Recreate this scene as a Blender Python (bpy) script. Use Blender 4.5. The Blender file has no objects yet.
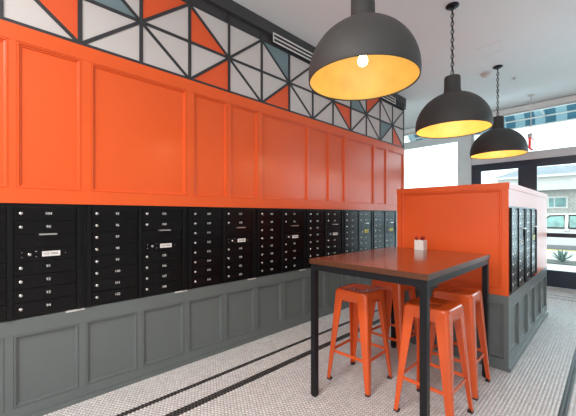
import bpy, bmesh, math, random
import numpy as np
from mathutils import Vector, Matrix, Euler
random.seed(7)
SC = bpy.context.scene
C = SC.collection

# ------------------------------------------------------------------ camera
F_PX, W_PX = 314.0, 576.0
YAW = .799                 # camera is turned left of +Y (the mailbox wall's direction)
CAM_Z = 1.33
cam = bpy.data.cameras.new('camera'); cam.sensor_width = 36; cam.lens = 36*F_PX/W_PX
cam.shift_y = 6.9/W_PX; cam.clip_start = .02
co = bpy.data.objects.new('camera', cam); C.objects.link(co)
co.location = (0, 0, CAM_Z); co.rotation_euler = (math.pi/2, 0, YAW)
SC.camera = co

# ------------------------------------------------------------------ world, lights, exposure
SC.view_settings.view_transform = 'Standard'; SC.view_settings.look = 'None'
SC.view_settings.gamma = 1; SC.view_settings.use_curve_mapping = False
SC.view_settings.exposure = 0.12
w = bpy.data.worlds.new('sky'); SC.world = w; w.use_nodes = True
bg = w.node_tree.nodes['Background']; bg.inputs[0].default_value = (.86, .96, 1.0, 1); bg.inputs[1].default_value = 2.3
def area(name, loc, rot, sx, sy, power, col):
    l = bpy.data.lights.new(name, 'AREA'); l.shape = 'RECTANGLE'; l.size = sx; l.size_y = sy
    l.energy = power; l.color = col
    o = bpy.data.objects.new(name, l); C.objects.link(o); o.location = loc; o.rotation_euler = rot
    return o
# added fill behind the camera; daylight through the storefront at the back
area('fill_behind', (0.6, -2.95, 1.75), (math.pi/2, 0, 0), 3.6, 2.3, 45, (1.0, .97, .95))
area('daylight_door', (-1.1, 7.85, 1.6), (-math.pi/2, 0, 0), 1.9, 2.6, 62, (.66, .88, 1.0))
area('daylight_storefront', (1.4, 7.85, 1.8), (-math.pi/2, 0, 0), 2.2, 2.6, 85, (.66, .88, 1.0))

# ------------------------------------------------------------------ materials
def mat(name, col, rough=.5, metal=0, coat=0, spec=.5, vary=0, scale=6, bump=0, bscale=60, stretch=(1,1,1), col2=None, emit=0, coat_rough=.08):
    m = bpy.data.materials.new(name); m.use_nodes = True
    nt = m.node_tree; b = nt.nodes['Principled BSDF']
    b.inputs['Base Color'].default_value = (*col, 1); b.inputs['Roughness'].default_value = rough
    b.inputs['Metallic'].default_value = metal; b.inputs['Specular IOR Level'].default_value = spec
    b.inputs['Coat Weight'].default_value = coat; b.inputs['Coat Roughness'].default_value = coat_rough
    if emit:
        b.inputs['Emission Color'].default_value = (*col, 1); b.inputs['Emission Strength'].default_value = emit
    tc = nt.nodes.new('ShaderNodeTexCoord'); mp = nt.nodes.new('ShaderNodeMapping')
    mp.inputs['Scale'].default_value = stretch
    nt.links.new(tc.outputs['Object'], mp.inputs[0])
    if vary or col2:
        n = nt.nodes.new('ShaderNodeTexNoise'); n.inputs['Scale'].default_value = scale; n.inputs['Detail'].default_value = 5
        nt.links.new(mp.outputs[0], n.inputs[0])
        r = nt.nodes.new('ShaderNodeValToRGB')
        c2 = col2 or tuple(min(1, c*(1+vary)) for c in col); c1 = col if col2 else tuple(c*(1-vary) for c in col)
        r.color_ramp.elements[0].color = (*c1, 1); r.color_ramp.elements[1].color = (*c2, 1)
        r.color_ramp.elements[0].position = .35; r.color_ramp.elements[1].position = .65
        nt.links.new(n.outputs[0], r.inputs[0]); nt.links.new(r.outputs[0], b.inputs['Base Color'])
    if bump:
        n2 = nt.nodes.new('ShaderNodeTexNoise'); n2.inputs['Scale'].default_value = bscale; n2.inputs['Detail'].default_value = 4
        bp = nt.nodes.new('ShaderNodeBump'); bp.inputs['Strength'].default_value = bump; bp.inputs['Distance'].default_value = .002
        nt.links.new(mp.outputs[0], n2.inputs[0]); nt.links.new(n2.outputs[0], bp.inputs['Height'])
        nt.links.new(bp.outputs[0], b.inputs['Normal'])
    return m
def glass_mat(name, tint=(.96, .99, .98)):
    m = bpy.data.materials.new(name); m.use_nodes = True; nt = m.node_tree; nt.nodes.clear()
    out = nt.nodes.new('ShaderNodeOutputMaterial'); mx = nt.nodes.new('ShaderNodeMixShader')
    t = nt.nodes.new('ShaderNodeBsdfTransparent'); t.inputs[0].default_value = (*tint, 1)
    g = nt.nodes.new('ShaderNodeBsdfGlossy'); g.inputs['Roughness'].default_value = .01
    fr = nt.nodes.new('ShaderNodeFresnel'); fr.inputs[0].default_value = 1.35
    nt.links.new(fr.outputs[0], mx.inputs[0]); nt.links.new(t.outputs[0], mx.inputs[1]); nt.links.new(g.outputs[0], mx.inputs[2])
    nt.links.new(mx.outputs[0], out.inputs[0]); return m
def tile_mat(name, col, vary, rough):
    m = mat(name, col, rough); nt = m.node_tree; b = nt.nodes['Principled BSDF']
    g = nt.nodes.new('ShaderNodeNewGeometry'); r = nt.nodes.new('ShaderNodeValToRGB')
    r.color_ramp.elements[0].color = (*[c*(1-vary) for c in col], 1); r.color_ramp.elements[1].color = (*[min(1, c*(1+vary)) for c in col], 1)
    nt.links.new(g.outputs['Random Per Island'], r.inputs[0]); nt.links.new(r.outputs[0], b.inputs['Base Color'])
    return m
def wood_mat():
    m = mat('stained_wood', (.3, .08, .03), .22, coat=.35); nt = m.node_tree; b = nt.nodes['Principled BSDF']
    mp = [n for n in nt.nodes if n.type == 'MAPPING'][0]; mp.inputs['Scale'].default_value = (3, 22, 22)
    n = nt.nodes.new('ShaderNodeTexNoise'); n.inputs['Scale'].default_value = 2.2; n.inputs['Detail'].default_value = 8; n.inputs['Distortion'].default_value = .6
    r = nt.nodes.new('ShaderNodeValToRGB'); e = r.color_ramp.elements
    e[0].color = (.15, .032, .012, 1); e[0].position = .3; e[1].color = (.26, .062, .020, 1); e[1].position = .7
    nt.links.new(mp.outputs[0], n.inputs[0]); nt.links.new(n.outputs[0], r.inputs[0]); nt.links.new(r.outputs[0], b.inputs['Base Color'])
    return m
M = dict(
    orange=mat('orange_paint', (.79, .106, .019), .33, coat=.12, coat_rough=.2, spec=.35, vary=.03, scale=1.5, bump=.06, bscale=30),
    grey=mat('grey_green_paint', (.135, .152, .151), .29, vary=.04, scale=2, bump=.06, bscale=40),
    wall=mat('wall_paint', (.62, .62, .61), .7, vary=.02, bump=.05),
    ceil=mat('ceiling_paint', (.82, .87, .88), .85, vary=.015, scale=1, bump=.08, bscale=80),
    lightgrey=mat('light_grey_paint', (.60, .62, .62), .45, vary=.03),
    headgrey=mat('header_aluminium', (.62, .60, .61), .4, vary=.02),
    white=mat('white_paint', (.80, .80, .78), .5, vary=.02),
    tile_white=tile_mat('white_hex_tile', (.70, .665, .655), .10, .20),
    tile_black=tile_mat('black_hex_tile', (.018, .015, .015), .2, .3),
    grout=mat('grey_grout', (.26, .23, .22), .9, vary=.08, scale=30),
    mural_white=mat('mural_warm_white', (.60, .555, .535), .55, vary=.02, scale=3),
    mural_orange=mat('mural_orange', (.78, .10, .022), .45, vary=.03, scale=3),
    mural_teal=mat('mural_slate_teal', (.17, .24, .26), .5, vary=.04, scale=3),
    charcoal=mat('charcoal_paint', (.032, .032, .036), .5, vary=.08, scale=5),
    dark_fascia=mat('dark_fascia', (.050, .048, .050), .6, vary=.05),
    box_black=mat('mailbox_black', (.0045, .004, .0045), .24, spec=.2, vary=.15, scale=12, bump=.01, bscale=200),
    box_frame=mat('mailbox_frame', (.007, .007, .008), .3, spec=.2, vary=.1, scale=10),
    chrome=mat('chrome_lock', (.78, .75, .72), .22, metal=1, vary=.03),
    steel_bar=mat('brushed_steel', (.62, .60, .58), .35, metal=1, vary=.05, stretch=(1, 1, 20)),
    ink_white=mat('white_lettering', (.72, .70, .68), .6, vary=.01),
    ink_dark=mat('dark_lettering', (.04, .04, .05), .6, vary=.01),
    label=mat('label_white', (.78, .74, .72), .5, vary=.02),
    label_y=mat('label_yellow', (.75, .72, .06), .5, vary=.02),
    shim=mat('unpainted_edge', (.62, .60, .57), .6, vary=.04),
    wood=wood_mat(),
    wood_edge=mat('wood_edge', (.095, .030, .011), .35, vary=.25, scale=14, stretch=(2, 2, 20)),
    blacksteel=mat('black_powder_steel', (.010, .010, .012), .4, spec=.25, vary=.1, scale=8),
    stool=mat('orange_enamel', (.72, .098, .014), .26, metal=0, coat=.4, vary=.03, scale=4),
    rubber=mat('dark_rubber', (.03, .022, .02), .7, vary=.05),
    lamp=mat('graphite_lamp', (.048, .046, .045), .6, spec=.45, vary=.05, scale=10, bump=.03),
    gold=mat('yellow_gold_lining', (.60, .39, .11), .5, vary=.10, scale=7, bump=.1, bscale=20),
    bulb=mat('lit_bulb', (1, .88, .62), .3, emit=9),
    ceramic=mat('white_ceramic', (.80, .77, .74), .3, vary=.02),
    red=mat('dark_red', (.28, .006, .008), .4, vary=.1),
    navy=mat('navy_bronze_frame', (.018, .027, .048), .35, vary=.08),
    glass=glass_mat('clear_glass'),
    plastic=mat('white_plastic', (.72, .70, .68), .45, vary=.01),
    exit_red=mat('exit_red', (.75, .03, .03), .4, vary=.02, emit=.35),
    exit_txt=mat('exit_letters', (.9, .85, .8), .4, vary=.01),
    concrete=mat('pale_concrete', (.70, .70, .68), .8, vary=.05, scale=3, bump=.1),
    asphalt=mat('asphalt', (.16, .16, .17), .9, vary=.15, scale=8),
    kerb=mat('yellow_kerb', (.62, .52, .14), .7, vary=.12, scale=9),
    awn_dark=mat('awning_teal', (.045, .17, .25), .8, vary=.06),
    awn_light=mat('awning_pale', (.32, .50, .58), .8, vary=.05),
    stone=mat('pale_stone', (.46, .46, .43), .8, col2=(.66, .66, .62), scale=9, bump=.3),
    siding=mat('white_siding', (.78, .78, .75), .7, vary=.02),
    shingle=mat('pale_shingles', (.42, .48, .54), .8, col2=(.62, .68, .74), scale=12),
    far_glass=mat('teal_window_glass', (.22, .42, .42), .12, vary=.2, scale=2),
    carpaint=mat('white_car_paint', (.80, .80, .80), .2, coat=.6, vary=.01),
    carglass=mat('car_glass', (.25, .45, .43), .08, vary=.25, scale=3),
    tyre=mat('tyre', (.02, .02, .02), .8, vary=.1),
    tail=mat('tail_lamp', (.55, .05, .06), .25, vary=.05),
    agave=mat('agave_leaf', (.16, .26, .24), .55, col2=(.26, .38, .34), scale=8),
    mulch=mat('mulch', (.16, .17, .16), .9, vary=.3, scale=40, bump=.5),
)

# ------------------------------------------------------------------ helpers
def put(name, mesh, m, parent=None, loc=(0,0,0), rot=(0,0,0)):
    o = bpy.data.objects.new(name, mesh); C.objects.link(o)
    if m is not None and len(mesh.materials) == 0: mesh.materials.append(M[m])
    o.parent = parent; o.location = loc; o.rotation_euler = rot
    return o
def tag(o, label=None, cat=None, group=None, kind=None):
    if label: o['label'] = label
    if cat: o['category'] = cat
    if group: o['group'] = group
    if kind: o['kind'] = kind
    return o
def empty(name, loc=(0,0,0), rz=0):
    o = bpy.data.objects.new(name, None); C.objects.link(o); o.location = loc; o.rotation_euler = (0,0,rz)
    o.empty_display_size = .1
    return o
def struct(o): o['kind'] = 'structure'; return o
def fin(bm, name='m', smooth=False, bevel=0, seg=1):
    if bevel:
        bmesh.ops.bevel(bm, geom=[e for e in bm.edges if len(e.link_faces) == 2 and e.calc_face_angle(0) > .6], offset=bevel, segments=seg, profile=.5, affect='EDGES', clamp_overlap=True)
    bmesh.ops.recalc_face_normals(bm, faces=bm.faces)
    me = bpy.data.meshes.new(name); bm.to_mesh(me); bm.free()
    if smooth:
        for p in me.polygons: p.use_smooth = True
    return me
def boxin(bm, a, b):
    x0,y0,z0 = a; x1,y1,z1 = b
    v = [bm.verts.new(p) for p in ((x0,y0,z0),(x1,y0,z0),(x1,y1,z0),(x0,y1,z0),(x0,y0,z1),(x1,y0,z1),(x1,y1,z1),(x0,y1,z1))]
    for f in ((0,3,2,1),(4,5,6,7),(0,1,5,4),(1,2,6,5),(2,3,7,6),(3,0,4,7)): bm.faces.new([v[i] for i in f])
def box(a, b, bevel=0, seg=1, name='m'):
    bm = bmesh.new(); boxin(bm, a, b); return fin(bm, name, bevel=bevel, seg=seg)
def boxes(lst, bevel=0):
    bm = bmesh.new()
    for a, b in lst: boxin(bm, a, b)
    return fin(bm, bevel=bevel)
def lathe(prof, n=48, closed=False, smooth=True):
    bm = bmesh.new(); rings = []
    for r, z in prof:
        if r < 1e-5: rings.append([bm.verts.new((0,0,z))])
        else: rings.append([bm.verts.new((r*math.cos(2*math.pi*k/n), r*math.sin(2*math.pi*k/n), z)) for k in range(n)])
    pairs = list(zip(rings[:-1], rings[1:])) + ([(rings[-1], rings[0])] if closed else [])
    for a, b in pairs:
        for k in range(n):
            q = [a[k % len(a)], a[(k+1) % len(a)], b[(k+1) % len(b)], b[k % len(b)]]
            u = []
            for v in q:
                if v not in u: u.append(v)
            if len(u) > 2: bm.faces.new(u)
    return fin(bm, smooth=smooth)
def tube(pts, r, n=8, name='m', caps=True):
    bm = bmesh.new(); tubein(bm, pts, r, n, caps); return fin(bm, smooth=True)
def tubein(bm, pts, r, n=8, caps=True):
    pts = [Vector(p) for p in pts]; rings = []
    for i, p in enumerate(pts):
        d = (pts[min(i+1, len(pts)-1)] - pts[max(i-1, 0)]).normalized()
        up = Vector((0,0,1)) if abs(d.z) < .9 else Vector((1,0,0))
        s = d.cross(up).normalized(); t = s.cross(d)
        rr = r[i] if isinstance(r, (list, tuple)) else r
        rings.append([bm.verts.new(p + (s*math.cos(2*math.pi*k/n) + t*math.sin(2*math.pi*k/n))*rr) for k in range(n)])
    for a, b in zip(rings[:-1], rings[1:]):
        for k in range(n): bm.faces.new((a[k], a[(k+1)%n], b[(k+1)%n], b[k]))
    if caps: bm.faces.new(rings[0]); bm.faces.new(rings[-1][::-1])
def prism(poly, axis_len, plane='yz', x0=0):
    """poly in (y,z) extruded along +x from x0 by axis_len"""
    bm = bmesh.new()
    a = [bm.verts.new((x0, p[0], p[1])) for p in poly]; b = [bm.verts.new((x0+axis_len, p[0], p[1])) for p in poly]
    bm.faces.new(a); bm.faces.new(b[::-1]); n = len(poly)
    for k in range(n): bm.faces.new((a[k], b[k], b[(k+1)%n], a[(k+1)%n]))
    return fin(bm)
def panel_mesh(w, h, rim=.022, depth=.016, mould=.004):
    """recessed field panel in the yz plane facing +x; outer edge at x=0, field at x=-depth, with a small bead"""
    bm = bmesh.new()
    loops = [(0, -.002), (.003, .003), (.011, .003), (.013, -.006), (rim, -.008), (rim+.002, -depth)]
    rs = []
    for ins, x in loops:
        rs.append([bm.verts.new((x, ins, ins)), bm.verts.new((x, w-ins, ins)), bm.verts.new((x, w-ins, h-ins)), bm.verts.new((x, ins, h-ins))])
    for a, b in zip(rs[:-1], rs[1:]):
        for k in range(4): bm.faces.new((a[k], a[(k+1)%4], b[(k+1)%4], b[k]))
    bm.faces.new(rs[-1])
    # closed back
    bk = [bm.verts.new((-.022, 0, 0)), bm.verts.new((-.022, w, 0)), bm.verts.new((-.022, w, h)), bm.verts.new((-.022, 0, h))]
    for k in range(4): bm.faces.new((bk[k], bk[(k+1)%4], rs[0][(k+1)%4], rs[0][k]))
    bm.faces.new(bk[::-1])
    return fin(bm)
_txt = {}
def text_mesh(s, size, depth=.0008):
    k = (s, size)
    if k in _txt: return _txt[k]
    cu = bpy.data.curves.new('t', 'FONT'); cu.body = s; cu.size = size; cu.align_x = 'CENTER'; cu.align_y = 'CENTER'; cu.extrude = depth; cu.resolution_u = 2
    o = bpy.data.objects.new('t', cu); C.objects.link(o)
    dg = bpy.context.evaluated_depsgraph_get()
    me = bpy.data.meshes.new_from_object(o.evaluated_get(dg)); me.materials.clear()
    bpy.data.objects.remove(o); bpy.data.curves.remove(cu)
    _txt[k] = me; return me
TXT_X = (math.pi/2, 0, math.pi/2)         # text lying in the yz plane, read from +x
def copy_tree(o, parent=None):
    c = o.copy(); C.objects.link(c); c.parent = parent
    for ch in o.children: copy_tree(ch, c)
    return c

# ------------------------------------------------------------------ the setting
WX = -2.632                                # front face of the panelled wall
WEND = 5.535                                # the wall stops here
CEIL = 3.448
YB = 7.494                                  # storefront wall
XR, YF = 3.4, -3.1
fl = struct(put('floor', box((-5.2, YF-.2, -.12), (XR+.2, YB+.12, -.0018)), 'grout'))
# hexagonal mosaic: rows run along y, 25 mm tiles
def hex_mesh(centers, r=.0135, z=0.0):
    n = len(centers); ang = np.arange(6)*math.pi/3 + math.pi/6 - math.pi/6
    top = np.stack([np.cos(ang)*(r-.0012), np.sin(ang)*(r-.0012)], 1); bot = np.stack([np.cos(ang)*r, np.sin(ang)*r], 1)
    v = np.zeros((n, 12, 3)); v[:, :6, :2] = centers[:, None, :] + top; v[:, 6:, :2] = centers[:, None, :] + bot
    v[:, :6, 2] = z; v[:, 6:, 2] = z-.0018
    me = bpy.data.meshes.new('hex'); base = (np.arange(n)*12)[:, None]
    topf = base + np.arange(6); side = np.concatenate([base + np.array([6+k, 6+(k+1)%6, (k+1)%6, k]) for k in range(6)], 0).reshape(6, n, 4).transpose(1, 0, 2).reshape(-1, 4)
    lv = np.concatenate([topf.ravel(), side.ravel()]).astype(np.int32)
    tot = np.concatenate([np.full(n, 6), np.full(n*6, 4)]).astype(np.int32); st = np.concatenate([[0], np.cumsum(tot)[:-1]]).astype(np.int32)
    me.vertices.add(n*12); me.vertices.foreach_set('co', v.ravel()); me.loops.add(len(lv)); me.loops.foreach_set('vertex_index', lv)
    me.polygons.add(len(tot)); me.polygons.foreach_set('loop_start', st); me.polygons.foreach_set('loop_total', tot); me.update(calc_edges=True); me.validate()
    return me
PX, PY = .0225, .0260
ii, jj = np.meshgrid(np.arange(-2.62-.0225*104, 3.38, PX), np.arange(-.3, 7.46, PY), indexing='ij')
odd = (np.arange(ii.shape[0]) % 2)[:, None]
cx, cy = ii, jj + odd*PY/2
cen = np.stack([cx.ravel(), cy.ravel()], 1)
cen = cen[(cen[:, 0] > -2.625) | (cen[:, 1] > WEND+.01)]
def near(a, v, h=.0235): return np.abs(a - v) < h
x_, y_ = cen[:, 0], cen[:, 1]
blk = ((near(x_, -2.277) & (y_ < 6.81)) | (near(x_, -2.035) & (y_ < 6.57)) | (near(x_, -.222) & (y_ < 6.57)) | (near(x_, .02) & (y_ < 6.81))
       | (near(y_, 6.785) & (x_ > -2.3) & (x_ < .04)) | (near(y_, 6.55) & (x_ > -2.06) & (x_ < -.2)))
isl = (x_ > -1.575) & (x_ < -.62) & (y_ > 3.21) & (y_ < 5.44)
tw = put('white_hex_mosaic', hex_mesh(cen[~blk & ~isl]), 'tile_white', fl); tw['kind'] = 'stuff'
tb = put('black_hex_stripe', hex_mesh(cen[blk & ~isl]), 'tile_black', fl); tb['kind'] = 'stuff'

struct(put('ceiling', box((-5.2, YF-.2, CEIL), (XR+.2, YB+.12, CEIL+.15)), 'ceil'))
wl = struct(put('wall_left', box((WX-.32, YF, 0), (WX-.025, WEND, CEIL)), 'lightgrey'))
struct(put('wall_behind', boxes([((-5.2, YF-.2, 0), (-1.0, YF, CEIL)), ((2.8, YF-.2, 0), (XR+.2, YF, CEIL)), ((-1.0, YF-.2, 0), (2.8, YF, .55)), ((-1.0, YF-.2, 2.95), (2.8, YF, CEIL))]), 'wall'))
struct(put('wall_right', box((XR, YF, 0), (XR+.2, YB+.1, CEIL)), 'wall'))
struct(put('wall_alcove', box((-5.2, WEND-.3, 0), (-5.0, YB, CEIL)), 'wall'))

# wainscot and orange panelling: rails, stiles and recessed field panels
def wall_band(name, edges, z0, z1, zr0, zr1, m, lip=0):
    """edges: list of (y0, y1) panels; z0..z1 panel field, zr0..zr1 the whole band"""
    wb = struct(empty(name, (WX, 0, zr0))); wb['label'] = m + ' panelling of rails, stiles and recessed panels on the left wall'
    ys, ye = edges[0][0]-.06, WEND
    def bp(nm, a, b): put(nm, box((a[0]-WX, a[1], a[2]-zr0), (b[0]-WX, b[1], b[2]-zr0), .003), m, wb)
    bp('rail', (WX-.025, ys, zr0), (WX+lip, ye, z0))
    bp('rail', (WX-.025, ys, z1), (WX+.002, ye, zr1))
    cuts = [ys] + [v for e in edges for v in e] + [ye]
    for a, b in zip(cuts[0::2], cuts[1::2]):
        if b-a > .005: bp('stile', (WX-.025, a, z0), (WX, b, z1))
    for a, b in edges: put('panel', panel_mesh(b-a, z1-z0), m, wb, (-.003, a, z0-zr0))
ORANGE = [(a-.012, b+.012) for a, b in [(-1.83, -1.12), (-1.03, -.70), (-.63, -.31), (-.24, .104), (.168, .493), (.579, 1.288), (1.381, 1.714), (1.775, 2.101), (2.181, 2.893), (2.945, 3.319), (3.369, 3.680), (3.775, 4.461), (4.534, 4.859), (4.959, 5.480)]]
wall_band('trim_9', ORANGE, 1.500, 2.438, 1.405, 2.540, 'orange', lip=.012)
GREY = [(.148 + .3935*k, .148 + .3935*k + .335) for k in range(-5, 13)] + [(5.263, 5.48)]
GREY = [(a-.008, b+.008) for a, b in GREY]
wall_band('trim_10', GREY, .102, .562, 0.0, .662, 'grey')
struct(put('trim_1', box((WX, -1.9, 0), (WX+.008, WEND, .035), .003), 'grey'))
# dark fascia between mural and ceiling
struct(put('trim_2', box((WX-.025, -1.9, 3.325), (WX+.03, WEND, CEIL), .003), 'dark_fascia'))
struct(put('trim_3', box((WX-.025, -1.9, 3.240), (WX-.014, WEND, 3.325)), 'dark_fascia'))

# ------------------------------------------------------------------ mural frieze of triangles
mu = empty('mural_frieze', (WX, 0, 2.540))
tag(mu, 'geometric frieze of white, orange and slate triangles between charcoal bars above orange panelling', 'mural')
PV = .4183; V = [.080 + PV*k for k in range(-4, 14)]        # V[4] is the leftmost vertical in view
H = .339; Z0, ZM, ZT = .008, .008+H, .008+2*H
W_, O_, T_ = 'mural_white', 'mural_orange', 'mural_teal'
# per column (from the first in view): upper V, upper M, lower V, lower M triangle colours
COLS = {0: (W_, T_, W_, O_), 1: (W_, T_, W_, W_), 2: (O_, W_, W_, W_), 3: (W_, O_, O_, W_), 4: (W_, W_, W_, W_), 5: (T_, W_, O_, W_), 6: (W_, W_, W_, W_),
        7: (W_, O_, W_, W_), 8: (W_, W_, W_, O_), 9: (W_, T_, W_, W_), 10: (O_, W_, W_, W_), 11: (W_, W_, W_, T_), 12: (W_, W_, O_, W_)}
def shrink(p, d=.004):
    c = (sum(q[0] for q in p)/3, sum(q[1] for q in p)/3)
    return [(q[0]+(c[0]-q[0])*d*6, q[1]+(c[1]-q[1])*d*6) for q in p]
for k in range(-4, 13):
    a, b = V[k+4], V[k+5]
    star, outer = (a, b) if k % 2 == 0 else (b, a)
    uv, um, lv_, lm = COLS.get(k, (W_, O_ if k == -2 else W_, W_, W_))
    tris = [(uv, [(star, ZM), (star, ZT), (outer, ZT)]), (um, [(star, ZM), (outer, ZM), (outer, ZT)]),
            (lv_, [(star, ZM), (star, Z0), (outer, Z0)]), (lm, [(star, ZM), (outer, ZM), (outer, Z0)])]
    for c, p in tris: put('triangle_panel', prism(shrink(p), .014, x0=-.025), c, mu)
def barm(p, q, w=.027, x1=-.004):
    d = Vector((q[0]-p[0], q[1]-p[1])).normalized(); n = Vector((-d.y, d.x))*w/2
    return prism([(p[0]+n.x, p[1]+n.y), (q[0]+n.x, q[1]+n.y), (q[0]-n.x, q[1]-n.y), (p[0]-n.x, p[1]-n.y)], x1+.025, x0=-.025)
for k, y in enumerate(V): put('lattice_bar', barm((y, Z0-.008), (y, 3.325-2.540), x1=-.003), 'charcoal', mu)
for z, ww in ((Z0+.004, .024), (ZM, .024), (ZT+.008, .024)): put('lattice_rail', barm((V[0], z), (V[-1]+.012, z), ww, -.004), 'charcoal', mu)
for k in range(-4, 13):
    a, b = V[k+4], V[k+5]; star, outer = (a, b) if k % 2 == 0 else (b, a)
    for z in (Z0, ZT): put('lattice_diagonal', barm((star, ZM), (outer, z), .025, -.0055), 'charcoal', mu)

# ------------------------------------------------------------------ mailbox banks
ROW = .0875; BOT, TOPZ = .664, 1.403; ROW0 = 1.381 - BOT     # local z of the top of the first row
wA = .318; wB = .332
def door_mesh(w, h): return box((0, 0, 0), (.009, w-.003, h-.0035), .0015)
dA, dB = door_mesh(wA, ROW), door_mesh(wB, ROW)
dSlot, dLab = box((0,0,0), (.004, wB-.003, ROW-.0035), .001), box((0,0,0), (.007, wB-.003, ROW-.0035), .0015)
knob_me = lathe([(0, .010), (.0065, .010), (.0105, .0075), (.0115, .003), (.0115, 0), (0, 0)], 14)
rivet_me = lathe([(0, .003), (.003, .002), (.0035, 0), (0, 0)], 8)
handle_me = box((0, 0, 0), (.034, .095, .010), .003)
labelplate = box((0, 0, 0), (.0025, .098, .034), .0005)
labelplate_y = box((0, 0, 0), (.0028, .110, .052), .0005)
body_me = box((0, .0004, 0), (.024, .7801, TOPZ-BOT), .002)
body_me2 = None
def rib(y0, y1, d=.0415): return box((0, y0, .004), (d, y1, TOPZ-BOT-.012), .003)
ribs = [(.012, .038), (.364, .390), (.732, .756)]
rib_mes = [rib(*r) for r in ribs]
shim_me = box((.0, .668, -.012), (.030, .779, .0), .001)
def mailbox(y, x, numsA, numsB, lab='label', left_text='U.S. MAIL', shim=True):
    t = empty('mailbox_bank', (x, y, BOT))
    put('back_plate', body_me, 'box_frame', t)
    for r in rib_mes: put('rib', r, 'box_frame', t)
    if shim: tag(put('edge_strip', shim_me, 'shim', t), 'pale unpainted edge strip under the corner')
    for i in range(8):
        z = ROW0 - ROW*(i+1)
        d = put('door', dA, 'box_black', t, (.024, .044, z))
        put('lock', knob_me, 'chrome', d, (.009, .030, ROW*.52), (0, math.pi/2, 0))
        put('number', text_mesh(numsA[i], .026), 'ink_white', d, (.0098, wA*.53, ROW*.52), TXT_X)
    n = 0
    for i in range(8):
        z = ROW0 - ROW*(i+1)
        if i == 2:
            s = put('slot_door', dSlot, 'box_black', t, (.024, .396, z))
            tag(put('handle', handle_me, 'steel_bar', s, (.004, .125, ROW*.90)), 'bright steel pull bar')
        elif i == 3:
            s = put('outgoing_door', dLab, 'box_black', t, (.024, .396, z))
            p = put('label_plate', labelplate if lab == 'label' else labelplate_y, lab, s, (.007, .142, ROW*.27))
            put('lettering', text_mesh(left_text, .019), 'ink_dark', s, (.0103, .191, ROW*.47), TXT_X)
            put('lock', knob_me, 'chrome', s, (.007, .078, ROW*.48), (0, math.pi/2, 0))
            for a, b in ((.04, .3), (.04, .65), (.112, .28), (.112, .68), (.27, .45)):
                put('rivet', rivet_me, 'chrome', s, (.007, a, ROW*b), (0, math.pi/2, 0))
        else:
            d = put('door', dB, 'box_black', t, (.024, .396, z))
            put('lock', knob_me, 'chrome', d, (.009, .034, ROW*.52), (0, math.pi/2, 0))
            put('number', text_mesh(numsB[n], .026), 'ink_white', d, (.0098, wB*.53, ROW*.52), TXT_X)
            n += 1
    return t
lab_w = ['black mailbox bank cut off by the left edge of the photo',
         'second black mailbox bank from the left edge, below the first wide orange panel',
         'third black mailbox bank from the left edge of the wall',
         'fourth black mailbox bank from the left, ending near the table corner',
         'fifth mailbox bank on the wall, starting just left of the wooden table corner',
         'sixth mailbox bank on the wall, behind the table, with a yellow label plate',
         'last mailbox bank on the wall, beside the orange island, with a yellow label plate']
NB = [['104', '90', '91', '92', '93', '94']]
seq = 95
for n in range(7):
    A = [str(81+i) for i in range(8)] if n == 0 else [str(seq+i) for i in range(8)]
    if n: seq += 8
    Bn = NB[0] if n == 0 else [str(seq+i) for i in range(6)]
    if n: seq += 6
    t = mailbox(-.255 + .7805*n, WX-.0235, A, Bn, 'label_y' if n > 4 else 'label')
    tag(t, lab_w[n], 'mailboxes', 'black mailbox banks')

# ------------------------------------------------------------------ storefront wall at the back
TZ_, HZ, WB = 3.36, 2.385, .5
bw = struct(put('wall_back', boxes([((-5.2, YB, TZ_), (XR, YB+.12, CEIL)), ((-2.311, YB-.06, 0), (-2.066, YB+.12, TZ_)), ((.02, YB-.06, 0), (.26, YB+.12, TZ_)), ((2.6, YB, 0), (XR, YB+.12, TZ_)), ((-5.2, YB, 0), (-2.311, YB+.12, WB)), ((.26, YB, 0), (2.6, YB+.12, WB))]), 'lightgrey'))
struct(put('trim_4', box((-5.0, YB-.05, 3.335), (XR, YB, 3.43), .004), 'white'))
struct(put('trim_5', box((-2.066, YB-.04, HZ), (.02, YB+.10, 2.51), .004), 'headgrey'))
def pane(name, x0, x1, z0, z1, parent, y=YB+.04): return put(name, box((x0, y, z0), (x1, y+.006, z1)), 'glass', parent)
w1 = struct(put('window_1', boxes([((-5.0, YB, .5), (-2.311, YB+.1, .56)), ((-5.0, YB, 3.30), (-2.311, YB+.1, TZ_)), ((-5.0, YB-.01, 2.955), (-2.311, YB+.1, 3.115)), ((-4.30, YB, .56), (-4.24, YB+.1, 3.30)), ((-2.35, YB, .56), (-2.311, YB+.1, 3.30))]), 'lightgrey'))
pane('pane', -5.0, -4.30, .56, 2.955, w1); pane('pane', -4.24, -2.35, .56, 2.955, w1); pane('pane', -5.0, -4.30, 3.115, 3.30, w1); pane('pane', -4.24, -2.35, 3.115, 3.30, w1)
w2 = struct(put('window_2', boxes([((-2.066, YB, 2.51), (.02, YB+.1, 2.54)), ((-2.066, YB, 3.32), (.02, YB+.1, TZ_)), ((-2.066, YB, 2.54), (-2.036, YB+.1, 3.32)), ((-.01, YB, 2.54), (.02, YB+.1, 3.32))]), 'lightgrey'))
pane('pane', -2.036, -.01, 2.54, 3.32, w2)
w3 = struct(put('window_3', boxes([((.26, YB, .5), (2.6, YB+.1, .56)), ((.26, YB, 3.30), (2.6, YB+.1, TZ_)), ((1.4, YB, .56), (1.46, YB+.1, 3.30))]), 'navy'))
pane('pane', .26, 1.4, .56, 3.30, w3); pane('pane', 1.46, 2.6, .56, 3.30, w3)
struct(put('trim_6', boxes([((-2.066, YB-.01, 0), (-2.02, YB+.1, HZ)), ((-.025, YB-.01, 0), (.02, YB+.1, HZ)), ((-2.02, YB-.01, HZ-.045), (-.025, YB+.1, HZ))], .002), 'navy'))
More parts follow.
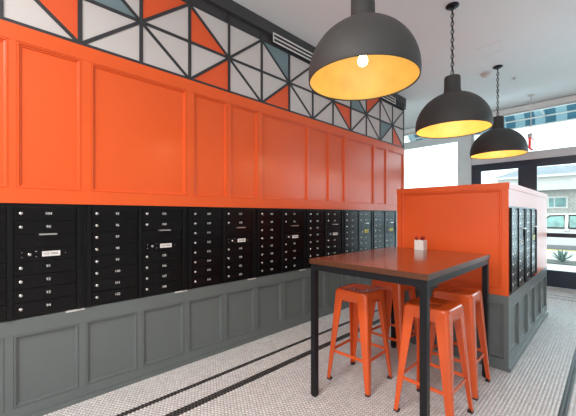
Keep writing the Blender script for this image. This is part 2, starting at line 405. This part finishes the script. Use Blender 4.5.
def door(name, x0, x1, gx0, gx1):
    d = struct(empty(name, (x0, YB+.03, 0))); y0, y1 = -.022, .022
    w = x1-x0; a, b = gx0-x0, gx1-x0
    put('stile', box((.003, y0, .01), (a, y1, 2.3395), .003), 'navy', d); put('stile', box((b, y0, .01), (w-.003, y1, 2.3395), .003), 'navy', d)
    put('top_rail', box((a, y0, 2.243), (b, y1, 2.3395), .003), 'navy', d); put('bottom_rail', box((a, y0, .01), (b, y1, .315), .003), 'navy', d)
    put('pane', box((a, -.004, .315), (b, .004, 2.243)), 'glass', d)
    pb = put('push_bar', box((.03, -.085, .925), (w-.03, -.055, 1.00), .006), 'navy', d)
    for xx in (.05, w-.09): put('bar_bracket', box((xx, -.056, .935), (xx+.04, -.02, .99), .003), 'navy', pb)
    return d
door('door_1', -2.02, -1.1165, -1.897, -1.262); door('door_2', -1.1230, -.025, -.969, -.19)
struct(put('trim_8', boxes([((-1.0+k*1.26, YF-.12, .55), (-.95+k*1.26, YF-.02, 2.95)) for k in range(4)]), 'navy'))

# ------------------------------------------------------------------ mailbox island
IX0, IX1, IY0, IY1, IH, IS = -1.596, -.601, 3.186, 5.46, 1.606, .640
isl = empty('mailbox_island', ((IX0+IX1)/2, (IY0+IY1)/2, 0))
tag(isl, 'freestanding orange and grey panelled island with mailboxes set into its right side', 'island')
ox, oy = isl.location.x, isl.location.y
def ipt(name, me, m): return put(name, me, m, isl, (-ox, -oy, 0))
ipt('base_core', box((IX0+.026, IY0+.026, 0), (IX1-.026, IY1-.026, IS)), 'grey')
ipt('upper_core', box((IX0+.026, IY0+.026, IS), (IX1-.026, IY1-.026, IH-.03)), 'orange')
ipt('cap', box((IX0-.004, IY0-.004, IH-.052), (IX1+.006, IY1+.004, IH), .004), 'orange')
# front face (faces -y): orange frame and field panel, grey base with inset panels
b3 = .003
def ibox(name, a, b, m): return ipt(name, box(a, b, b3), m)
def front_panel(x0, x1, z0, z1, m, rz, yy, xx):
    return put('panel', panel_mesh(abs(x1-x0), z1-z0), m, isl, (xx-ox, yy-oy, z0), (0, 0, rz))
for side in (0, 1):                                           # front, back
    y0, y1 = (IY0, IY0+.027) if side == 0 else (IY1-.027, IY1)
    ibox('stile', (IX0, y0, IS), (IX0+.046, y1, IH-.052), 'orange'); ibox('stile', (IX1-.050, y0, IS), (IX1, y1, IH-.052), 'orange')
    ibox('rail', (IX0+.046, y0, IS), (IX1-.050, y1, IS+.06), 'orange')
    ibox('stile', (IX0, y0, 0), (IX0+.06, y1, IS-.001), 'grey'); ibox('stile', (IX1-.035, y0, 0), (IX1, y1, IS-.001), 'grey')
    ibox('rail', (IX0+.06, y0, 0), (IX1-.035, y1, .10), 'grey'); ibox('rail', (IX0+.06, y0, .565), (IX1-.035, y1, IS-.001), 'grey')
    lo = [(IX0+.06, IX0+.40), (IX0+.45, IX0+.78), (IX0+.83, IX1-.035)]
    for k in range(2): ibox('stile', (lo[k][1], y0, .10), (lo[k+1][0], y1, .565), 'grey')
    yy = IY0+.003 if side == 0 else IY1-.003; rz = -math.pi/2 if side == 0 else math.pi/2
    xs = (lambda a, b: a) if side == 0 else (lambda a, b: b)
    front_panel(IX0+.046, IX1-.050, IS+.06, IH-.052, 'orange', rz, yy, xs(IX0+.046, IX1-.050))
    for a, b in lo: front_panel(a, b, .105, .565, 'grey', rz, yy, xs(a, b))
# right side (faces +x): mailboxes in the near part, plain orange stile at the far end; grey base with five panels
for sx in (1, -1):
    X0, X1 = (IX1-.026, IX1) if sx > 0 else (IX0, IX0+.026)
    ibox('rail', (X0, IY0+.027, 1.405), (X1, IY1-.027, IH-.052), 'orange')
    ya = IY0+.020
    if sx > 0:
        ibox('stile', (X0, IY0+.004, IS), (X1, ya, 1.405), 'orange'); ibox('stile', (X0, 4.556, IS), (X1, IY1-.027, 1.405), 'orange')
    else:
        ibox('stile', (X0, IY0+.027, IS), (X1, IY1-.027, 1.405), 'orange')
    ibox('rail', (X0, IY0+.027, .036), (X1, IY1-.027, .105), 'grey'); ibox('rail', (X0, IY0+.027, .53), (X1, IY1-.027, IS-.001), 'grey')
    ps = [(3.27 + .44*k, 3.27 + .44*k + .36) for k in range(5)]
    cuts = [IY0+.027] + [v for e in ps for v in e] + [IY1-.027]
    for a, b in zip(cuts[0::2], cuts[1::2]): ibox('stile', (X0, a, .105), (X1, b, .53), 'grey')
    for a, b in ps: put('panel', panel_mesh(b-a, .425), 'grey', isl, ((X1-.003 if sx > 0 else X0+.003)-ox, (a if sx > 0 else b)-oy, .105), (0, 0, 0 if sx > 0 else math.pi))
tag(ipt('base_moulding', boxes([((IX1-.01, IY0-.006, 0), (IX1+.014, IY1, .036)), ((IX0-.014, IY0-.006, 0), (IX0+.01, IY1, .036))], .004), 'grey'), 'low shoe moulding at the floor')
for k in range(2):
    t = mailbox(3.214 + .668*k, IX1-.0245, [str(1+14*k+i) for i in range(8)], [str(9+14*k+i) for i in range(6)], 'label' if k == 0 else 'label_y', shim=False)
    t.scale = (1, .855, 1)
    tag(t, ['mailbox bank on the island side nearest the orange stools', 'mailbox bank on the island side nearest the glass doors'][k], 'mailboxes', 'black mailbox banks')

# ------------------------------------------------------------------ bar table
TX0, TX1, TY0, TY1, TZ = -1.545, -.688, 1.722, 2.983, 1.008
tb_ = empty('bar_table', ((TX0+TX1)/2, (TY0+TY1)/2, 0)); tag(tb_, 'tall bar table with reddish brown wooden top on black steel legs', 'table')
tx, ty = tb_.location.x, tb_.location.y
def tp(name, me, m): return put(name, me, m, tb_, (-tx, -ty, 0))
top = tp('tabletop', box((TX0, TY0, TZ-.034), (TX1, TY1, TZ), .004, 2), 'wood')
top.data.materials.append(M['wood_edge'])
for p in top.data.polygons:
    if abs(p.normal.z) < .5: p.material_index = 1
q = .040; i_ = .008
for a, b in (((TX0+i_, TY0+i_), (TX1-i_, TY0+i_+q)), ((TX0+i_, TY1-i_-q), (TX1-i_, TY1-i_)), ((TX0+i_, TY0+i_+q), (TX0+i_+q, TY1-i_-q)), ((TX1-i_-q, TY0+i_+q), (TX1-i_, TY1-i_-q))):
    tp('apron', box((*a, TZ-.078), (*b, TZ-.034), .002), 'blacksteel')
for a in (TX0+i_, TX1-i_-q):
    for b in (TY0+i_, TY1-i_-q):
        l = tp('leg', box((a, b, .012), (a+q, b+q, TZ-.078), .002), 'blacksteel')
        put('foot', box((a+.006, b+.006, 0), (a+q-.006, b+q-.006, .012), .002), 'rubber', l)

# ------------------------------------------------------------------ stools
def rounded_sq(h, r, n=5):
    pts = []
    for k, (sx, sy) in enumerate(((1,1), (-1,1), (-1,-1), (1,-1))):
        for j in range(n+1):
            a = math.pi/2*(k + j/n)
            pts.append((sx*(h-r) + r*math.cos(a), sy*(h-r) + r*math.sin(a)))
    return pts
def make_stool():
    s = empty('bar_stool'); SH = .736; h = .142; FB = .189
    bm = bmesh.new(); rings = []
    prof = [(.055, .040, SH-.006, 0), (.104, .042, SH-.006, 0), (.122, .042, SH-.001, 0), (.135, .042, SH, 0), (h-.001, .040, SH-.005, 0), (h+.001, .040, SH-.013, 0), (h+.004, .038, SH-.045, 1), (h+.001, .038, SH-.045, 1), (h-.003, .038, SH-.014, 0), (.100, .040, SH-.010, 0), (.055, .040, SH-.010, 0)]
    N = 24
    # hand slot ring (rounded oblong hole)
    def ring(pts, zf): return [bm.verts.new((p[0], p[1], zf(p))) for p in pts]
    slot = [(.040*math.copysign(abs(math.cos(a))**.7, math.cos(a)), .016*math.copysign(abs(math.sin(a))**.7, math.sin(a))) for a in [math.pi/4*0 + 2*math.pi*k/N for k in range(N)]]
    rings.append(ring(slot, lambda p: SH-.012)); rings.append(ring(slot, lambda p: SH-.006))
    for hh, r, z, arch in prof[0:]:
        pts = rounded_sq(hh, min(r, hh*.8))
        rings.append(ring(pts, (lambda p, z=z, hh=hh, arch=arch: z - (.045*max(0, (min(abs(p[0]), abs(p[1]))/hh - .25)/.55)**1.5 if arch else 0))))
    rings.append(rings[0])
    for a, b in zip(rings[:-1], rings[1:]):
        for k in range(N): bm.faces.new((a[k], a[(k+1)%N], b[(k+1)%N], b[k]))
    seat = put('seat', fin(bm, smooth=True), 'stool', s)
    # folded sheet legs
    for sx in (1, -1):
        for sy in (1, -1):
            bm = bmesh.new(); prev = None
            for t in [0, .1, .25, .45, .65, .85, 1]:
                z = (SH-.016)*(1-t) + .014*t
                c = (h+.002) + (FB-h)*(t**1.05)
                wd = .082*(1-t) + .030*t; r = .020*(1-t)+.010*t; th = .008
                outl = [(c, c-wd), (c, c-r), (c-r*.3, c-r*.3), (c-r, c), (c-wd, c)]
                inn = [(c-wd, c-th), (c-r, c-th), (c-r*.3-th*.7, c-r*.3-th*.7), (c-th, c-r), (c-th, c-wd)]
                # slight inward return lips at the flange ends
                ringv = [bm.verts.new((sx*p[0], sy*p[1], z)) for p in outl+inn]
                if prev:
                    n = len(ringv)
                    for k in range(n): bm.faces.new((prev[k], prev[(k+1)%n], ringv[(k+1)%n], ringv[k]))
                else: bm.faces.new(ringv)
                prev = ringv
            bm.faces.new(prev[::-1])
            lg = put('leg', fin(bm), 'stool', s)
            c = FB
            put('foot_cap', box((min(sx*(c+.001), sx*(c-.031)), min(sy*(c+.001), sy*(c-.031)), 0), (max(sx*(c+.001), sx*(c-.031)), max(sy*(c+.001), sy*(c-.031)), .0145), .003), 'rubber', lg)
    zs = .235; c = h + (FB-h)*((SH-zs)/SH)**1.05 - .005
    for k in range(4):
        a = k*math.pi/2
        put('stretcher', box((-c+.012, c-.008, zs-.010), (c-.012, c-.002, zs+.012), .002), 'stool', s, (0,0,0), (0,0,a))
    for k in range(2):
        put('under_brace', box((-.165, -.010, SH-.11), (.165, .010, SH-.104), .002), 'stool', s, (0,0,0), (0,0,math.pi/4+k*math.pi/2))
    return s
st0 = make_stool()
spots = [(-1.424, 2.199, .03, 'orange metal bar stool nearest the mailbox wall, in front of the left table end'),
         (-.836, 2.187, -.02, 'orange metal bar stool nearest the camera, just behind the front right table leg'),
         (-.857, 2.722, .01, 'orange metal bar stool closest to the grey island base'),
         (-1.420, 2.755, -.03, 'orange metal bar stool half hidden behind the others under the tabletop')]
for k, (x, y, rz, lb) in enumerate(spots):
    o = st0 if k == 0 else copy_tree(st0)
    o.location = (x, y, 0); o.rotation_euler = (0, 0, rz); tag(o, lb, 'stool', 'orange stools at the bar table')

# ------------------------------------------------------------------ pendants
def make_pendant():
    p = empty('pendant_lamp'); R = .348; HD = .372                # origin at the rim centre
    out = []
    for k in range(0, 22):
        a = math.radians(-7 + k*(90-13+7)/21)
        out.append((R*math.cos(a), .036 + (HD-.036)*math.sin(a)))
    out[0] = (R*.988, 0.0)
    prof = out + [(.075, HD-.005)]
    inner = [(r-.004, z-.004) for r, z in out]
    put('shade', lathe(prof, 64), 'lamp', p)
    inn = [(out[0][0]-.001, 0.0)] + [(max(r-.006, .02), z-.006 if z > .01 else z+.002) for r, z in out[0:]] + [(.0, HD-.02)]
    tag(put('shade_lining', lathe(inn, 64), 'gold', p), 'yellow gold painted inside of the shade')
    put('rim', lathe([(out[0][0]+.001, .004), (out[0][0]+.001, -.004), (out[0][0]-.006, -.004), (out[0][0]-.006, .004)], 64, closed=True), 'lamp', p)
    nk = put('neck', lathe([(.0, HD+.168), (.058, HD+.168), (.070, HD+.164), (.075, HD+.154), (.077, HD+.03), (.083, HD+.004), (.083, HD-.012), (0, HD-.012)], 32), 'lamp', p)
    put('loop', tube([(.012*math.cos(a), 0, HD+.176+.014*math.sin(a)) for a in [math.pi*2*k/10 for k in range(11)]], .0035, 6), 'blacksteel', nk)
    put('socket', lathe([(.0, .30), (.03, .30), (.03, .20), (.022, .185), (0, .185)], 20), 'lamp', p)
    b = put('bulb', lathe([(0, .095), (.016, .098), (.027, .108), (.032, .124), (.030, .140), (.022, .158), (.015, .172), (.015, .186), (0, .186)], 20), 'bulb', p)
    top = CEIL - RIM
    bm = bmesh.new(); z = HD + .186; k = 0; L = .054
    while z < top - .03:
        pts = []
        for j in range(11):
            a = 2*math.pi*j/10; u = .0135*math.cos(a); v = (L/2)*math.sin(a)
            pts.append((u if k % 2 == 0 else 0, 0 if k % 2 == 0 else u, z + L/2 - .004 + v))
        tubein(bm, pts, .0042, 6, False); z += L - .013; k += 1
    put('chain', fin(bm, smooth=True), 'blacksteel', p)
    put('cord', tube([(.004*math.sin(j*2.2), .004*math.cos(j*1.9), HD+.15 + (top-HD-.16)*j/14) for j in range(15)], .0025, 5), 'blacksteel', p)
    put('canopy', lathe([(0, top), (.062, top), (.062, top-.008), (.050, top-.018), (.018, top-.026), (0, top-.026)], 28), 'blacksteel', p)
    return p
RIM = 2.190
pd0 = make_pendant()
for k, (x, y, lb) in enumerate(((-1.110, 1.750, 'largest looking graphite dome pendant lamp, at the top middle with its bulb showing'),
                                (-1.118, 3.410, 'middle graphite dome pendant lamp hanging above the orange island front'),
                                (-1.126, 5.280, 'farthest graphite dome pendant lamp, hanging before the glass doors'))):
    o = pd0 if k == 0 else copy_tree(pd0)
    o.location = (x, y, RIM); tag(o, lb, 'pendant lamp', 'dome pendant lamps')
    l = bpy.data.lights.new('bulb_light', 'POINT'); l.energy = 3.4; l.color = (1, .86, .50); l.shadow_soft_size = .03
    lo_ = bpy.data.objects.new('bulb_light', l); C.objects.link(lo_); lo_.parent = o; lo_.location = (0, 0, .05)

# ------------------------------------------------------------------ things on the table
cup = empty('pen_box', (-1.225, 2.905, TZ)); tag(cup, 'small square white box on the tabletop before the orange island', 'box')
hs, ch = .041, .090
put('box_wall', boxes([((-hs, -hs, 0), (hs, -hs+.005, ch)), ((-hs, hs-.005, 0), (hs, hs, ch)), ((-hs, -hs+.005, 0), (-hs+.005, hs-.005, ch)), ((hs-.005, -hs+.005, 0), (hs, hs-.005, ch))], .0012), 'ceramic', cup)
put('box_floor', box((-hs+.005, -hs+.005, 0), (hs-.005, hs-.005, .006)), 'ceramic', cup)
for k, (dx, dy, tz, tl, lb) in enumerate(((-.026, -.012, .030, -.22, 'dark red pen leaning left in the white box'), (.004, .006, .026, .05, 'dark red pen standing upright in the white box'), (.022, -.010, .034, .16, 'dark red pen leaning right in the white box'))):
    e = empty('red_pen', (-1.225+dx*.5, 2.905+dy, TZ+.007)); e.rotation_euler = (0, tl, 0)
    put('barrel', lathe([(0, 0), (.0055, .003), (.0065, .02), (.0065, ch+tz-.02), (0, ch+tz-.02)], 10), 'red', e)
    put('pen_cap', lathe([(0, ch+tz-.03), (.012, ch+tz-.028), (.013, ch+tz-.010), (.008, ch+tz-.004), (0, ch+tz-.003)], 10), 'red', e)
    tag(e, lb, 'pen', 'red pens in the white box')

# ------------------------------------------------------------------ ceiling fittings, vents, exit sign
def vent(y0, y1, m, lb):
    e = empty('air_vent', (WX+.030, y0, 3.243)); L = y1-y0; hh = .105
    put('frame', boxes([((0, 0, 0), (.006, L, .016)), ((0, 0, hh-.016), (.006, L, hh)), ((0, 0, .016), (.006, .014, hh-.016)), ((0, L-.014, .016), (.006, L, hh-.016))], .002), m, e)
    put('back', box((-.030, .004, .004), (-.012, L-.004, hh-.004)), 'charcoal', e)
    put('slat', box((.0, .014, .0445), (.006, L-.014, .0605), .002), m, e)
    tag(e, lb, 'vent', 'linear vents above the mural')
vent(2.30, 3.70, 'plastic', 'long white slatted air vent above the mural, left of the largest pendant')
vent(4.55, 5.13, 'plastic', 'short white slatted air vent above the far end of the mural')
vent(5.14, 5.52, 'charcoal', 'dark slatted air vent at the very end of the mural')
for k, (x, y) in enumerate(((-1.1, -.75), (.25, -.75), (-1.1, -2.2), (.25, -2.2))):  # unseen panels added out of frame to light the near end of the room
    e = empty('ceiling_fill', (x, y, CEIL)); tag(e, 'added square white ceiling fill panel ' + ('just behind the camera near the mailbox wall', 'right above the camera, just behind it', 'by the back corner of the mailbox wall', 'by the window wall behind the camera')[k], 'ceiling light', 'added ceiling fill panels')
    put('frame', boxes([((-.3, -.3, -.03), (.3, -.27, 0)), ((-.3, .27, -.03), (.3, .3, 0)), ((-.3, -.27, -.03), (-.27, .27, 0)), ((.27, -.27, -.03), (.3, .27, 0))]), 'plastic', e)
    put('diffuser', box((-.27, -.27, -.02), (.27, .27, 0)), 'plastic', e)
    a_ = area('panel_fill', (0, 0, -.035), (0, 0, 0), .52, .52, 39, (1.0, .96, .92)); a_.parent = e
sd = empty('smoke_detector', (-1.307, 5.43, CEIL)); tag(sd, 'round white smoke detector on the ceiling beside the farthest pendant chain', 'smoke detector')
put('base_ring', lathe([(0, 0), (.075, 0), (.075, -.012), (.062, -.016), (0, -.016)], 28), 'plastic', sd)
put('sensor_dome', lathe([(.055, -.014), (.052, -.036), (.03, -.048), (0, -.050)], 28), 'plastic', sd)
sp = empty('ceiling_sprinkler', (-1.043, 5.894, CEIL)); tag(sp, 'tiny white sprinkler head on the ceiling between smoke detector and storefront', 'sprinkler')
put('escutcheon', lathe([(0, 0), (.035, 0), (.030, -.006), (0, -.006)], 20), 'plastic', sp); put('sprinkler_head', lathe([(0, -.005), (.010, -.006), (.008, -.03), (.02, -.034), (.02, -.038), (0, -.038)], 14), 'chrome', sp)
ap = empty('access_panel', (-1.08, 4.67, CEIL)); tag(ap, 'thin square access panel flush with the ceiling near the farthest pendant', 'panel')
put('panel_frame', boxes([((-.15, -.15, -.004), (.15, -.135, 0)), ((-.15, .135, -.004), (.15, .15, 0)), ((-.15, -.135, -.004), (-.135, .135, 0)), ((.135, -.135, -.004), (.15, .135, 0))]), 'ceil', ap)
put('panel_door', box((-.132, -.132, -.003), (.132, .132, 0)), 'ceil', ap)
ex = empty('exit_sign', (-.985, 6.97, CEIL)); tag(ex, 'small red exit sign hanging on a thin stem before the transom window', 'exit sign')
put('stem', tube([(0, 0, 0), (0, 0, -.70)], .007, 8), 'plastic', ex); put('ceiling_plate', lathe([(0, 0), (.05, 0), (.045, -.012), (0, -.012)], 20), 'plastic', ex)
put('housing', box((-.03, -.15, -.77), (.03, .15, -.70), .004), 'headgrey', ex)
sg = put('sign_face', box((-.018, -.145, -.955), (.018, .145, -.77), .004), 'exit_red', ex)
put('lettering', text_mesh('EXIT', .13), 'exit_txt', sg, (.0185, 0, -.862), TXT_X)

# ------------------------------------------------------------------ outside
struct(put('sidewalk', box((-14, YB+.12, -.3), (14, 15.4, -.004)), 'concrete'))
struct(put('kerb', box((-14, 15.4, -.3), (14, 15.8, .0), .01), 'kerb'))
struct(put('road', box((-30, 15.8, -.5), (30, 40, -.26)), 'asphalt'))
struct(put('planting_bed', box((-3.6, 11.1, -.05), (1.6, 12.0, .03), .01), 'mulch'))
def agave(x, y, s, lb):
    e = empty('agave_plant', (x, y, .03)); rnd = random.Random(int(abs(x)*100))
    for k in range(22):
        a = k*2.399; el = .25 + .95*(k/22); L = s*(.42 - .08*(k/22)); bm = bmesh.new(); prev = None
        dirv = Vector((math.cos(a), math.sin(a), 0)); sd_ = Vector((-math.sin(a), math.cos(a), 0)); pos = Vector((0, 0, .02*s)); ang = el
        for j in range(6):
            t = j/5; wd = s*.035*(1-t)**.7*(.7+t*1.2) + .001
            vs = [bm.verts.new(pos - sd_*wd), bm.verts.new(pos + Vector((0, 0, -.012*s*(1-t)))), bm.verts.new(pos + sd_*wd), bm.verts.new(pos + Vector((0, 0, .006*s)))]
            if prev:
                for q_ in range(4): bm.faces.new((prev[q_], prev[(q_+1)%4], vs[(q_+1)%4], vs[q_]))
            else: bm.faces.new(vs)
            prev = vs; ang += .05
            pos = pos + (dirv*math.cos(ang) + Vector((0, 0, 1))*math.sin(ang))*L/5
        bm.faces.new(prev[::-1]); put('leaf', fin(bm, smooth=True), 'agave', e)
    tag(e, lb, 'plant', None)
agave(-.938, 11.5, 1.0, 'spiky grey green agave outside the right glass door')
# striped awning over the doors
aw = empty('awning', (-1.0, YB+.14, 4.12)); tag(aw, 'teal and pale blue striped awning outside above the transom', 'awning')
ns = 34; wst = .18
for k in range(ns):
    x0 = -ns*wst/2 + k*wst
    bm = bmesh.new(); 
    P = [(0, .0), (1.25, -.62)]
    boxv = [(x0, 0, 0), (x0+wst, 0, 0), (x0+wst, 1.25, -.60), (x0, 1.25, -.60)]
    a = [bm.verts.new(v) for v in boxv]; b = [bm.verts.new((v[0], v[1], v[2]-.012)) for v in boxv]
    bm.faces.new(a); bm.faces.new(b[::-1])
    for q_ in range(4): bm.faces.new((a[q_], b[q_], b[(q_+1)%4], a[(q_+1)%4]))
    boxin(bm, (x0, 1.245, -.80), (x0+wst, 1.257, -.60))
    put('stripe', fin(bm), 'awn_dark' if k % 2 else 'awn_light', aw)
for z in (-.615, -.79): put('frame_tube', tube([(-3.08, 1.22, z), (3.08, 1.22, z)], .018, 8), 'plastic', aw)
for k in range(5):
    x0 = -3.0 + 1.5*k
    put('frame_arm', tube([(x0, 0, -.65), (x0, 1.22, -.625)], .014, 8), 'plastic', aw)
# house across the street
hb = empty('street_house', (-2, 26, -.26)); tag(hb, 'pale house across the street with white porch beam, stone wall and grey roof', 'building')
HA, HE = -3.4, 12
put('wall', box((HA, .3, 0), (HE, 4, 4.0)), 'siding', hb)
put('stone_wall', box((HA, .12, 0), (HE, .32, 3.12)), 'stone', hb)
put('porch_beam', box((HA, -.7, 3.15), (HE, -.2, 3.95), .02), 'siding', hb)
for k in range(4): put('porch_post', box((HA+.1+4.2*k, -.62, 0), (HA+.4+4.2*k, -.3, 3.15), .02), 'siding', hb)
put('gutter', box((HA-.2, -1.05, 3.95), (HE+.2, -.7, 4.08), .02), 'white', hb)
bm = bmesh.new()
vs = [bm.verts.new(v) for v in ((HA-.3, -1.0, 4.06), (HE+.3, -1.0, 4.06), (HE+.3, 2.0, 4.95), (HA+.9, 2.0, 4.95))]; bm.faces.new(vs)
bmesh.ops.solidify(bm, geom=bm.faces[:], thickness=.12)
put('roof', fin(bm), 'shingle', hb)
for xx in (-.85, 3.2, 6.6):
    w_ = put('window', boxes([((xx, .05, 2.0), (xx+1.0, .14, 2.09)), ((xx, .05, 2.66), (xx+1.0, .14, 2.76)), ((xx, .05, 2.09), (xx+.09, .14, 2.66)), ((xx+.91, .05, 2.09), (xx+1.0, .14, 2.66)), ((xx+.33, .06, 2.09), (xx+.38, .14, 2.66))]), 'white', hb)
    put('pane', box((xx+.09, .09, 2.09), (xx+.33, .12, 2.66)), 'far_glass', w_); put('pane', box((xx+.38, .09, 2.09), (xx+.91, .12, 2.66)), 'far_glass', w_)
# parked white car, seen side on
car = empty('parked_car', (-1.35, 18.0, -.26)); car.scale = (1, 1, 1.14); tag(car, 'white parked car seen through the right glass door', 'car')
def side_prof(pts, y0, y1, tuck=0):
    bm = bmesh.new(); a = [bm.verts.new((x, y0 + (tuck*(z-.9)/.5 if z > .9 else 0), z)) for x, z in pts]; b = [bm.verts.new((x, y1 - (tuck*(z-.9)/.5 if z > .9 else 0), z)) for x, z in pts]
    bm.faces.new(a[::-1]); bm.faces.new(b); n = len(pts)
    for k in range(n): bm.faces.new((a[k], a[(k+1)%n], b[(k+1)%n], b[k]))
    return fin(bm, bevel=.03, seg=2)
put('body', side_prof([(-2.25, .35), (-2.3, .6), (-2.2, .82), (-1.2, .90), (-.5, 1.44), (.9, 1.46), (1.75, 1.0), (2.25, .95), (2.32, .6), (2.28, .32), (-1.9, .28)], -.88, .88, .16), 'carpaint', car)
for k, pts in enumerate(([(-.98, .92), (-.46, 1.36), (.02, 1.38), (.02, .92)], [(.16, .92), (.16, 1.38), (.84, 1.38), (1.42, 1.02), (1.40, .92)])):
    for sy in (1, -1):
        bm = bmesh.new(); a = [bm.verts.new((x, sy*(.885 - .16*(z-.9)/.5), z)) for x, z in pts]; b = [bm.verts.new((x, sy*(.86 - .16*(z-.9)/.5), z)) for x, z in pts]
        bm.faces.new(a); bm.faces.new(b[::-1]); n = len(pts)
        for q_ in range(n): bm.faces.new((a[q_], b[q_], b[(q_+1)%n], a[(q_+1)%n]))
        wn = put('side_window', fin(bm), 'carglass', car)
        put('window_seal', tube([(x, sy*(.888 - .16*(z-.9)/.5), z) for x, z in pts + [pts[0]]], .028, 6), 'tyre', wn)
for sx in (-1.4, 1.45):
    for sy in (-.80, .80):
        wh = put('wheel', lathe([(.0, -.1), (.2, -.1), (.30, -.1), (.335, -.07), (.335, .07), (.30, .1), (.2, .1), (0, .1)], 28), 'tyre', car, (sx, sy, .335), (math.pi/2, 0, 0))
        put('hub_cap', lathe([(0, .115), (.17, .11), (.20, .1), (.20, -.1), (.17, -.11), (0, -.115)], 20), 'chrome', wh)
put('tail_lamp', box((2.18, -.86, .66), (2.33, -.55, .86), .02), 'tail', car); put('tail_lamp', box((2.18, .55, .66), (2.33, .86, .86), .02), 'tail', car)
put('door_handle', box((.02, -.905, .80), (.20, -.875, .83), .006), 'chrome', car)
